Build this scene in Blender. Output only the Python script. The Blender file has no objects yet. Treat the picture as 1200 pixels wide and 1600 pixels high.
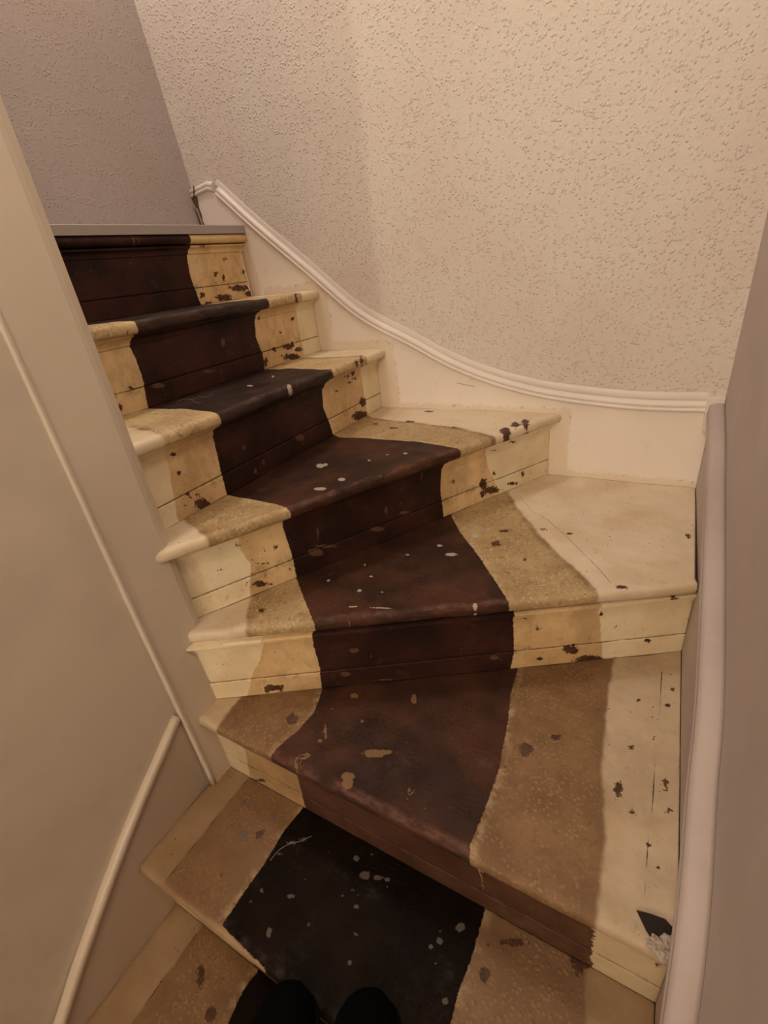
import bpy, bmesh, math
import numpy as np
from mathutils import Matrix, Vector

C = bpy.context.scene.collection
S = bpy.context.scene
# ---------------------------------------------------------------- camera, world, lights, exposure
cam_data = bpy.data.cameras.new('camera')
cam = bpy.data.objects.new('camera', cam_data); C.objects.link(cam); S.camera = cam
cam_data.sensor_fit = 'VERTICAL'; cam_data.sensor_height = 24.0; cam_data.lens = 732.517 * 24.0 / 1600.0
cam_data.clip_start = 0.01
cr, cu, cb = (0.868599, 0.482598, -0.112402), (-0.138437, 0.454151, 0.880104), (0.475784, -0.748897, 0.461284)
M = Matrix(((cr[0], cu[0], cb[0], 0), (cr[1], cu[1], cb[1], 0), (cr[2], cu[2], cb[2], 1.645), (0, 0, 0, 1)))
cam.matrix_world = M

world = bpy.data.worlds.new('world'); S.world = world; world.use_nodes = True
world.node_tree.nodes['Background'].inputs[0].default_value = (0.9, 0.62, 0.42, 1)
world.node_tree.nodes['Background'].inputs[1].default_value = 0.02

def lamp(name, kind, loc, energy, color, size, aim=None, spread=None):
    d = bpy.data.lights.new(name, kind); d.energy = energy; d.color = color
    if kind == 'AREA': d.shape = 'DISK'; d.size = size
    else: d.shadow_soft_size = size
    o = bpy.data.objects.new(name, d); C.objects.link(o); o.location = loc
    if aim is not None:
        o.rotation_euler = (Vector(aim) - Vector(loc)).to_track_quat('-Z', 'Y').to_euler()
    return o
LC = (1.0, 0.92, 0.78)
lamp('hall_lamp', 'POINT', (0.02, -2.40, 1.95), 25, LC, 0.26)
lamp('hall_side_lamp', 'POINT', (-0.77, -2.20, 1.85), 38, LC, 0.03)
lamp('stairwell_lamp', 'POINT', (-0.08, 0.12, 2.50), 10.5, (1.0, 0.93, 0.82), 0.12)
lamp('upstairs_lamp', 'POINT', (-1.20, 0.95, 3.60), 32, (1.0, 0.96, 0.92), 0.12)

S.view_settings.view_transform = 'Standard'; S.view_settings.look = 'None'
S.view_settings.gamma = 1.0; S.view_settings.exposure = 0.16
S.view_settings.use_curve_mapping = False

# ---------------------------------------------------------------- helpers
def link(name, me, mat=None, parent=None, label=None, kind=None):
    o = bpy.data.objects.new(name, me); C.objects.link(o)
    if mat is not None and me is not None: me.materials.append(mat)
    if parent is not None: o.parent = parent
    if label: o['label'] = label
    if kind: o['kind'] = kind
    return o
def tag(o, label, cat, group=None):
    o['label'] = label; o['category'] = cat
    if group: o['group'] = group
    return o
def grid(name, P, mat, parent=None, wrap=False, caps=False, attrs=None, smooth=True, label=None, kind=None, flip=False):
    """P is (rows, cols, 3); attrs are (rows, cols) floats stored per point."""
    R_, K_ = P.shape[:2]
    idx = np.arange(R_ * K_).reshape(R_, K_)
    a = idx if not wrap else np.vstack([idx, idx[:1]])
    q = np.stack([a[:-1, :-1], a[:-1, 1:], a[1:, 1:], a[1:, :-1]], -1).reshape(-1, 4)
    if flip: q = q[:, ::-1]
    faces = q.tolist()
    if caps:
        e0 = idx[:, 0].tolist(); e1 = idx[:, -1].tolist()
        faces.append(e0 if not flip else e0[::-1]); faces.append(e1[::-1] if not flip else e1)
    me = bpy.data.meshes.new(name)
    me.from_pydata(P.reshape(-1, 3).tolist(), [], faces)
    if attrs:
        for k, v in attrs.items():
            at = me.attributes.new(k, 'FLOAT', 'POINT'); at.data.foreach_set('value', np.ascontiguousarray(v, dtype=np.float32).ravel())
    if smooth:
        sm = [True] * len(faces)
        if caps: sm[-1] = sm[-2] = False
        me.polygons.foreach_set('use_smooth', sm)
    me.update()
    return link(name, me, mat, parent, label, kind)
def prism(name, pts, z0, z1, mat, parent=None, label=None, kind=None, bevel=0.0, axis='z'):
    """pts in plan, extruded z0..z1 (axis='z'); axis='x'/'y' take pts as the two other coordinates."""
    bm = bmesh.new()
    def mk(p, h):
        if axis == 'z': return (p[0], p[1], h)
        if axis == 'x': return (h, p[0], p[1])
        return (p[0], h, p[1])
    lo = [bm.verts.new(mk(p, z0)) for p in pts]; hi = [bm.verts.new(mk(p, z1)) for p in pts]
    n = len(pts)
    bm.faces.new(lo[::-1]); bm.faces.new(hi)
    for i in range(n): bm.faces.new((lo[i], lo[(i + 1) % n], hi[(i + 1) % n], hi[i]))
    bmesh.ops.recalc_face_normals(bm, faces=bm.faces)
    if bevel > 0: bmesh.ops.bevel(bm, geom=[e for e in bm.edges], offset=bevel, segments=2, affect='EDGES', profile=0.6)
    me = bpy.data.meshes.new(name); bm.to_mesh(me); bm.free()
    return link(name, me, mat, parent, label, kind)
def sweep(name, path, prof, mat, parent=None, side=(0, 1, 0), up=None, label=None, kind=None, smooth=True):
    """sweep profile [(out, along_up)] along a path; out = side, up = perpendicular within the wall plane."""
    path = np.array(path, float); side = np.array(side, float); side /= np.linalg.norm(side)
    T = np.gradient(path, axis=0); T /= np.linalg.norm(T, axis=1)[:, None]
    U = np.cross(T, side); U /= np.linalg.norm(U, axis=1)[:, None]
    if up is not None:
        s = np.sign(U @ np.array(up, float)); s[s == 0] = 1; U *= s[:, None]
    P = np.array([[path[j] + side * a + U[j] * b for j in range(len(path))] for a, b in prof])
    o = grid(name, P, mat, parent, wrap=True, caps=True, smooth=smooth, label=label, kind=kind)
    fixn(o)
    return o
def fixn(o):
    bm = bmesh.new(); bm.from_mesh(o.data); bmesh.ops.recalc_face_normals(bm, faces=bm.faces); bm.to_mesh(o.data); bm.free()
def dense(pts, step=0.01):
    """Catmull-Rom through pts."""
    p = np.array(pts, float); p = np.vstack([2 * p[0] - p[1], p, 2 * p[-1] - p[-2]]); out = []
    for i in range(1, len(p) - 2):
        n = max(2, int(np.linalg.norm(p[i + 1] - p[i]) / step))
        for t in np.linspace(0, 1, n, endpoint=False):
            out.append(0.5 * ((2 * p[i]) + (-p[i - 1] + p[i + 1]) * t + (2 * p[i - 1] - 5 * p[i] + 4 * p[i + 1] - p[i + 2]) * t * t + (-p[i - 1] + 3 * p[i] - 3 * p[i + 1] + p[i + 2]) * t ** 3))
    out.append(p[-2]); return np.array(out)
def sdf_poly(poly, X, Y):
    """signed distance to a polygon, negative inside."""
    p = np.array(poly, float); d = np.full(X.shape, 1e9); s = np.ones(X.shape)
    n = len(p); j = n - 1
    for i in range(n):
        ex, ey = p[j] - p[i]; wx = X - p[i][0]; wy = Y - p[i][1]
        t = np.clip((wx * ex + wy * ey) / (ex * ex + ey * ey + 1e-12), 0, 1)
        bx = wx - ex * t; by = wy - ey * t
        d = np.minimum(d, bx * bx + by * by)
        c1 = Y >= p[i][1]; c2 = Y < p[j][1]; c3 = ex * wy > ey * wx
        s = np.where((c1 & c2 & c3) | (~c1 & ~c2 & ~c3), -s, s)
        j = i
    return s * np.sqrt(d)
def sdf_blobs(blobs, X, Y):
    d = np.full(X.shape, 0.05)
    for cx, cy, ax, ay, bx, by in blobs:
        A = np.array([[ax, bx], [ay, by]]); iv = np.linalg.inv(A)
        dx = X - cx; dy = Y - cy
        r = np.hypot(iv[0, 0] * dx + iv[0, 1] * dy, iv[1, 0] * dx + iv[1, 1] * dy)
        m = min(math.hypot(ax, ay), math.hypot(bx, by))
        d = np.minimum(d, (r - 1) * max(m, 0.003))
    return d
def sdf_line(pl, X, Y):
    d = np.full(X.shape, 1e9); p = np.array(pl, float)
    for i in range(len(p) - 1):
        e = p[i + 1] - p[i]; wx = X - p[i][0]; wy = Y - p[i][1]
        t = np.clip((wx * e[0] + wy * e[1]) / (e @ e), 0, 1)
        d = np.minimum(d, np.hypot(wx - e[0] * t, wy - e[1] * t))
    return np.minimum(d, 0.05)

def tube(name, pts, r, mat, parent=None, sides=6):
    path = dense(pts, .004); K = len(path)
    T = np.gradient(path, axis=0); T /= np.linalg.norm(T, axis=1)[:, None]
    A = np.cross(T, (0.31, 0.17, 0.93)); A /= np.linalg.norm(A, axis=1)[:, None]; B = np.cross(T, A)
    P = np.array([path + r * (math.cos(a) * A + math.sin(a) * B) for a in np.linspace(0, 2 * math.pi, sides, endpoint=False)])
    o = grid(name, P, mat, parent, wrap=True, caps=True); fixn(o); return o

# ---------------------------------------------------------------- materials
class NT:
    def __init__(s, name, rough=0.5, spec=0.4):
        s.m = bpy.data.materials.new(name); s.m.use_nodes = True; s.t = s.m.node_tree
        s.b = s.t.nodes['Principled BSDF']; s.b.inputs['Roughness'].default_value = rough
        s.b.inputs['Specular IOR Level'].default_value = spec
        s.co = s.n('ShaderNodeTexCoord').outputs['Object']
    def n(s, k, **kw):
        x = s.t.nodes.new(k)
        for a, v in kw.items(): setattr(x, a, v)
        return x
    def l(s, a, b): s.t.links.new(a, b)
    def put(s, sock, v):
        if isinstance(v, (int, float)): sock.default_value = v
        elif isinstance(v, (tuple, list)): sock.default_value = (*v, 1) if len(v) == 3 and len(sock.default_value) == 4 else v
        else: s.l(v, sock)
    def math(s, op, a, b=0.0, c=None, clamp=False):
        x = s.n('ShaderNodeMath', operation=op, use_clamp=clamp); s.put(x.inputs[0], a); s.put(x.inputs[1], b)
        if c is not None: s.put(x.inputs[2], c)
        return x.outputs[0]
    def mix(s, f, a, b, blend='MIX'):
        x = s.n('ShaderNodeMix', data_type='RGBA', blend_type=blend); s.put(x.inputs[0], f); s.put(x.inputs[6], a); s.put(x.inputs[7], b)
        return x.outputs[2]
    def noise(s, scale, detail=3.0, rough=0.55, vec=None, dist=0.0):
        x = s.n('ShaderNodeTexNoise'); x.inputs['Scale'].default_value = scale; x.inputs['Detail'].default_value = detail
        x.inputs['Roughness'].default_value = rough; x.inputs['Distortion'].default_value = dist
        s.l(vec or s.co, x.inputs['Vector']); return x.outputs['Fac']
    def vor(s, scale, vec=None, feature='F1', rnd=1.0):
        x = s.n('ShaderNodeTexVoronoi', feature=feature); x.inputs['Scale'].default_value = scale; x.inputs['Randomness'].default_value = rnd
        s.l(vec or s.co, x.inputs['Vector']); return x
    def ramp(s, v, lo, hi, a=0.0, b=1.0):
        x = s.n('ShaderNodeMapRange'); x.interpolation_type = 'SMOOTHSTEP'; s.put(x.inputs[0], v)
        x.inputs[1].default_value = lo; x.inputs[2].default_value = hi; x.inputs[3].default_value = a; x.inputs[4].default_value = b
        return x.outputs[0]
    def scaled(s, sx, sy, sz, rot=(0, 0, 0)):
        x = s.n('ShaderNodeMapping'); x.inputs['Scale'].default_value = (sx, sy, sz); x.inputs['Rotation'].default_value = rot
        s.l(s.co, x.inputs['Vector']); return x.outputs[0]
    def attr(s, name): return s.n('ShaderNodeAttribute', attribute_name=name).outputs['Fac']
    def bump(s, h, dist=0.001, strength=1.0, prev=None):
        x = s.n('ShaderNodeBump'); x.inputs['Distance'].default_value = dist; x.inputs['Strength'].default_value = strength
        s.l(h, x.inputs['Height'])
        if prev is not None: s.l(prev, x.inputs['Normal'])
        s.l(x.outputs[0], s.b.inputs['Normal']); return x.outputs[0]
    def color(s, c): s.put(s.b.inputs['Base Color'], c)

def plain_paint(name, base, mott=0.06, rough=0.45, bump=0.0006, dirt=None, bscale=60):
    k = NT(name, rough)
    n1 = k.noise(3.0, 4, 0.6); n2 = k.noise(28, 3)
    f = k.ramp(n1, 0.35, 0.68)
    d = tuple(c * (1 - mott * 3) for c in base)
    c = k.mix(k.math('MULTIPLY', f, 0.7), base, dirt or d)
    c = k.mix(k.ramp(n2, 0.62, 0.78, 0, 0.25), c, tuple(x * 0.8 for x in base))
    k.color(c); k.bump(k.noise(bscale, 4), bump, 0.6)
    return k.m
def chip_wall(name, base, tint, lump=0.0030, scale=150.0, speck=1.0):
    k = NT(name, 0.75, 0.2)
    warp = k.n('ShaderNodeVectorMath', operation='ADD')
    nz = k.n('ShaderNodeTexNoise'); nz.inputs['Scale'].default_value = 40; k.l(k.co, nz.inputs['Vector'])
    sc = k.n('ShaderNodeVectorMath', operation='SCALE'); sc.inputs['Scale'].default_value = 0.007
    k.l(nz.outputs['Color'], sc.inputs[0]); k.l(sc.outputs[0], warp.inputs[0]); k.l(k.co, warp.inputs[1])
    v = k.vor(scale, warp.outputs[0]); 
    sel = k.ramp(k.n('ShaderNodeSeparateColor').outputs[0], 0, 1)
    sep = k.n('ShaderNodeSeparateColor'); k.l(v.outputs['Color'], sep.inputs[0])
    pick = k.ramp(sep.outputs[0], 0.50, 0.75)
    lumps = k.math('MULTIPLY', k.ramp(k.math('ADD', v.outputs['Distance'], k.math('MULTIPLY', k.math('SUBTRACT', k.noise(300, 2), 0.5), 0.5)), 0.62, 0.10), pick)
    v2 = k.vor(scale * 0.62, warp.outputs[0]); sep2 = k.n('ShaderNodeSeparateColor'); k.l(v2.outputs['Color'], sep2.inputs[0])
    big = k.math('MULTIPLY', k.ramp(v2.outputs['Distance'], 0.34, 0.05), k.ramp(sep2.outputs[1], 0.80, 0.86))
    fine = k.noise(190, 3)
    h = k.math('ADD', k.math('ADD', lumps, k.math('MULTIPLY', big, 1.1)), k.math('MULTIPLY', fine, 0.45))
    blot = k.ramp(k.noise(2.2, 4, 0.6), 0.38, 0.66)
    c = k.mix(blot, base, tint)
    pit_shade = k.math('MULTIPLY', k.ramp(k.noise(85, 2), 0.70, 0.78), 0.22 * speck)  # shade of the wallpaper pits under grazing light, painted as dark flecks
    c = k.mix(pit_shade, c, tuple(x * 0.45 for x in base))
    k.color(c); k.bump(h, lump, 0.75)
    return k.m

# measured flakes and paint drops: centre and two half axes, in the surface's own metres
CHIPS = {
    'r7': [(.8718, 1.6349, .0467, -.0041, -.0034, -.0094),(.9135, 1.6135, .0217, -.0021, -.0034, -.0097),(.7908, 1.6117, .0368, -.0038, -.0038, -.0105),(.7807, 1.6856, .0085, -.0006, -.0026, -.007),(.811, 1.6724, .0078, -.0006, -.0026, -.0071),(.7007, 1.6274, .0106, -.001, -.0028, -.0075),(.8383, 1.7279, .0069, -.0003, -.0014, -.0038),(.9156, 1.6822, .0128, -.0008, -.0024, -.0067),(.7406, 1.769, .0088, -.0002, -.0011, -.003),(.7193, 1.6025, .0181, -.002, -.0014, -.0038)],
    'r6': [(.7633, 1.4456, .0228, -.0042, -.0029, -.009),(.8135, 1.4259, .0176, -.0033, -.0021, -.0066),(.7692, 1.4121, .0422, -.0084, -.0027, -.0085),(.6955, 1.4495, .0077, -.0014, -.0016, -.005),(.6554, 1.5496, .0054, -.0007, -.0016, -.0046),(.8113, 1.5272, .0064, -.0009, -.0018, -.0057),(.6459, 1.4218, .0074, -.0015, -.0041, -.0123),(.7863, 1.4483, .0085, -.0015, -.0029, -.0091),(.7383, 1.4946, .005, -.0008, -.0008, -.0025),(.182, 1.4573, .0041, -.0011, -.0015, -.0037),(.1396, 1.4219, .0039, -.0012, -.0026, -.0064)],
    'r5': [(.8155, 1.2506, .0176, -.0049, -.0037, -.0149),(.7919, 1.2099, .0471, -.0145, -.0038, -.0151),(.7463, 1.3518, .0113, -.0027, -.001, -.0038),(.7775, 1.3546, .0094, -.0021, -.0017, -.0063),(.7852, 1.3359, .0119, -.0028, -.0008, -.0032),(.685, 1.3207, .0053, -.0014, -.0007, -.0025),(.7589, 1.3307, .0069, -.0017, -.0007, -.0025),(.1153, 1.2112, .0211, -.0104, -.0039, -.0107),(.0877, 1.3438, .005, -.0019, -.0014, -.0036),(.0655, 1.3523, .0026, -.001, -.0008, -.002),(.0862, 1.2483, .0038, -.0018, -.0013, -.0034),(.1103, 1.237, .003, -.0014, -.0008, -.0022),(.0843, 1.3006, .0041, -.0018, -.0013, -.0033),(.0727, 1.2272, .0023, -.0012, -.0006, -.0017),(.0933, 1.2374, .0024, -.0011, -.0006, -.0017)],
    'r4': [(.1454, 1.0237, .0203, -.0097, -.0017, -.0068),(.1193, 1.0362, .0047, -.0023, -.0009, -.0036),(.1244, 1.1378, .0037, -.0015, -.0011, -.0043),(.2055, 1.0995, .0041, -.0017, -.0008, -.0035),(.1773, 1.1048, .0026, -.0011, -.0006, -.0025),(.1691, 1.0704, .0089, -.0039, -.0004, -.0015),(.2233, 1.0316, .0038, -.0017, -.0009, -.0043),(.076, 1.0929, .0024, -.0011, -.0005, -.0019),(.8322, 1.0531, .0137, -.0045, -.0003, -.0177),(.8624, 1.0257, .025, -.0084, -.0001, -.0112),(.8276, 1.0235, .0114, -.0039, -.0002, -.0097),(.7209, 1.0977, .0051, -.0017, -.0003, -.0045),(.9464, 1.019, .0195, -.0064, .0001, -.005),(.9904, 1.0369, .0063, -.002, .0003, -.0079),(.8735, 1.0739, .0041, -.0013, -.0, -.0054),(.9439, 1.1533, .0101, -.0028, .0001, -.0033),(.878, 1.1458, .0178, -.0051, -.0, -.0019)],
    'r3': [(.1402, .8167, .0223, -.0032, -.002, -.0088),(.1246, .8141, .0077, -.0011, -.0025, -.0108),(.8195, .8398, .0165, -.0023, .001, -.0137),(.8605, .8014, .0335, -.0047, .0015, -.0167),(.925, .7922, .0097, -.0014, .001, -.0089),(.8913, .7795, .013, -.0019, .0007, -.0072),(.7414, .9114, .0043, -.0006, .0002, -.0048),(.713, .9453, .003, -.0004, .0001, -.0039),(.9135, .8924, .0037, -.0005, .0005, -.0041),(.8788, .9341, .0055, -.0007, .0006, -.0055),(.7512, .8212, .0051, -.0007, .0002, -.0043),(.9907, .8426, .0051, -.0007, .0009, -.0059),(1.0163, .9683, .0084, -.0011, .0009, -.0053)],
    't4': [(-.3649, 1.2563, .015, .0026, .0072, -.0247),(-.3502, 1.3121, .0118, .0019, .0067, -.0244),(-.3275, 1.3354, .0106, .0016, .0073, -.0288),(-.7036, 1.2246, .0139, .0023, .0051, -.0095),(-.6794, 1.2882, .0156, .0024, .004, -.0082),(-.5164, 1.2596, .0114, .0019, .0029, -.0075),(-.7851, 1.2521, .0088, .0014, .0047, -.0081),(-.6644, 1.4035, .0148, .0018, .0042, -.0092)],
    't6': [(-.8679, .9834, .0486, -.0316, .0641, -.0738),(-.8539, .9834, .0127, -.0084, .1275, -.1491),(-1.0041, 1.2386, .0175, -.0136, .0905, -.113),(-.9745, .6397, .0261, -.0088, .0848, -.0573)],
    't5': [(-.815, 1.2625, .0065, -.0005, .0323, -.0526),(-.8291, 1.1182, .0107, -.0003, .0153, -.0219),(-.8228, 1.2475, .0082, -.0006, .0122, -.0194)],
    't3': [(-.3045, .9803, .0094, .0032, .0039, -.0125),(-.3057, 1.0485, .0124, .004, .0016, -.0053),(-.2213, .934, .0041, .0014, .0013, -.0052),(-.2139, 1.0874, .007, .0023, .001, -.0043),(-.0114, .9016, .0085, .0032, .0005, -.0049),(.1067, 1.1574, .0038, .0013, -.0, -.0091),(-.1502, 1.0821, .0074, .0024, .0008, -.0046),(-.7057, .5523, .0057, .0022, .0042, -.0046)],
    't2': [(-.1297, .5961, .0123, .0056, .0032, -.0127),(-.0832, .6467, .0067, .003, .0012, -.0062),(.1018, .6287, .0054, .0025, .0002, -.0075),(.0325, .5882, .0059, .0028, .0012, -.0125),(.0555, .5549, .0048, .0023, .0003, -.0043),(.1091, .5828, .0036, .0017, .0001, -.0034),(.0799, .7169, .0023, .001, .0001, -.0032),(.1038, .8095, .0039, .0017, .0001, -.0037),(.1078, .8526, .0035, .0015, .0001, -.0039),(.0493, .8, .0035, .0015, .0002, -.003),(.0834, .5141, .0019, .0009, .0001, -.0022),(.0986, .4871, .0025, .0012, .0001, -.0024),(.0443, .6803, .0036, .0016, .0002, -.003),(.1281, .7719, .0023, .001, .0001, -.015),(-.5968, .4635, .0114, .0051, .0085, -.0104)],
    't1': [(-.1181, .3115, .0081, .0041, .0029, -.0086),(.0122, .4153, .0139, .007, .0054, -.0341),(-.0889, .3726, .019, .0096, .0012, -.0044),(-.6148, .3127, .0086, .0041, .006, -.0066),(-.633, .2178, .003, .0015, .0022, -.0021)],
    't0': [(-.6568, .1077, .0061, .0031, .0133, -.0117),(-.5921, .0776, .0105, .0054, .0087, -.0079)],
    'r2': [(.0986, .6132, .0257, .0171, -.0019, -.0062),(.9019, .7141, .003, .0041, .0005, -.0039)],
}
SPLATS = {
    't2': [(-.3911, .4678, .0213, .0097, .0046, -.0079),(-.3752, .4785, .0155, .0071, .0027, -.0048),(-.4138, .4053, .012, .0056, .0051, -.0078),(-.4059, .3931, .0103, .0048, .0054, -.0083),(-.5107, .4675, .0034, .0015, .009, -.0126),(-.5092, .4463, .0049, .0022, .0021, -.0028),(-.5189, .3978, .0144, .0066, .0017, -.0022),(-.5202, .3823, .0032, .0015, .0063, -.0079),(-.5132, .408, .004, .0018, .004, -.0053),(-.5322, .5221, .0027, .0012, .0013, -.0019),(-.5047, .5719, .0081, .0035, .0038, -.0061),(-.4516, .5221, .0034, .0015, .0019, -.0032),(-.2959, .4319, .0018, .0009, .0027, -.0055),(-.29, .4291, .0036, .0017, .0007, -.0014),(-.377, .6179, .006, .0026, .0055, -.0113)],
    't1': [(-.3713, .3461, .0099, .0048, .0037, -.0061),(-.3459, .3534, .0088, .0043, .0021, -.0036),(-.3275, .3593, .0044, .0021, .0022, -.0041),(-.4022, .3645, .0056, .0027, .0029, -.0047),(-.3773, .3833, .0031, .0015, .0013, -.0022),(-.3591, .2956, .0047, .0023, .0016, -.0025),(-.4822, .1902, .0046, .0023, .005, -.0056),(-.5394, .2344, .0035, .0017, .0026, -.0028),(-.4828, .2523, .0083, .0041, .0023, -.0028),(-.1758, .3527, .0078, .0039, .0025, -.0066),(-.2002, .3189, .0056, .0028, .0019, -.0045),(-.2109, .3051, .0043, .0022, .0012, -.0027),(-.1638, .2536, .0047, .0024, .0018, -.0044),(-.3372, .2608, .004, .002, .0015, -.0023),(-.3794, .3149, .0039, .0019, .001, -.0015),(-.5466, .2108, .003, .0015, .0013, -.0013),(-.4568, .1875, .0023, .0011, .0013, -.0015),(-.3923, .2986, .0024, .0012, .0012, -.0019),(-.3269, .2217, .0034, .0017, .002, -.003),(-.6974, .3471, .0066, .0031, .0041, -.0043),(-.6486, .2952, .0073, .0035, .0053, -.0055),(-.6114, .3543, .0052, .0025, .0032, -.0037),(-.4461, .3337, .0015, .0007, .0009, -.0012),(-.5098, .2836, .0031, .0015, .0009, -.0012),(-.2841, .2199, .0012, .0006, .0005, -.0009),(-.4228, .2335, .0028, .0014, .002, -.0026),(-.5398, .3294, .0173, .0083, .0017, -.0021),(-.5226, .3455, .0108, .0052, .0017, -.0022),(-.5501, .3011, .0085, .0041, .0014, -.0016)],
    't4': [(-.7545, .9034, .0108, .0026, .0101, -.0139),(-.7448, .9132, .0072, .0017, .0073, -.0102),(-.6434, .8412, .0096, .0025, .0059, -.0088),(-.6406, .9678, .0046, .0011, .0032, -.0053),(-.5666, 1.0338, .0058, .0013, .0029, -.0057),(-.6122, 1.0159, .0035, .0008, .0023, -.0042),(-.6658, .7815, .0157, .0043, .0059, -.0081)],
    't3': [(-.3918, .8987, .0133, .0046, .0028, -.0071),(-.2744, .7386, .0041, .0016, .0023, -.0065),(-.3679, 1.0052, .0104, .0034, .0039, -.0112),(-.5321, .6916, .0047, .0018, .0029, -.0048),(-.5351, .7498, .0044, .0016, .0018, -.003),(-.4815, .7065, .0027, .001, .0015, -.0027),(-.5154, .6379, .008, .0031, .0016, -.0025),(-.4988, .595, .0017, .0007, .0044, -.0068),(-.6251, .7004, .005, .0018, .0025, -.0036),(-.4949, .8628, .0041, .0014, .0017, -.0035),(-.4354, .9274, .0072, .0025, .002, -.0047),(-.5741, .7848, .0026, .0009, .0024, -.004),(-.4542, .6578, .0217, .0084, .001, -.0019),(-.3447, 1.0451, .0053, .0017, .0017, -.0053)],
    't5': [(-.9747, .9376, .0107, .0004, .0085, -.0089),(-.8397, .9429, .0076, .0003, .0105, -.0128),(-.9798, 1.0404, .0049, .0, .009, -.0104)],
    'r3': [(.3074, .8372, .012, -.0017, -.0011, -.0073),(.3365, .9038, .0103, -.0014, -.0011, -.0075),(.397, .806, .0195, -.0028, -.0003, -.0027),(.3716, .8796, .0014, -.0002, -.002, -.0159),(.6464, .8404, .0101, -.0014, -.0, -.0069)],
    'r4': [(.6207, 1.1466, .0027, -.0009, -.0013, -.0143),(.4719, 1.0434, .0185, -.0073, -.001, -.0073),(.2954, 1.0462, .019, -.0082, -.002, -.0103),(.5603, 1.0582, .0184, -.0068, -.0005, -.005),(.3103, 1.0932, .003, -.0012, -.0037, -.0191),(.5039, 1.0885, .005, -.0018, -.0014, -.0108),(.3243, 1.0526, .0309, -.0129, -.0008, -.0044),(.558, 1.1285, .0019, -.0006, -.0003, -.003),(.339, 1.1545, .0026, -.001, -.0003, -.0016),(.3783, 1.1344, .0022, -.0008, -.0003, -.0017)],
    'r5': [(.2902, 1.2188, .0052, -.0022, -.0024, -.0069),(.2745, 1.2882, .0049, -.0018, -.002, -.0057),(.4784, 1.243, .018, -.0063, -.003, -.0098),(.3242, 1.2304, .0041, -.0016, -.0024, -.007)],
    'r6': [(.2547, 1.4441, .0184, -.0046, -.0025, -.0063),(.4216, 1.4424, .0214, -.0048, -.0016, -.0043),(.4962, 1.506, .0076, -.0013, -.0043, -.012)],
}

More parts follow.
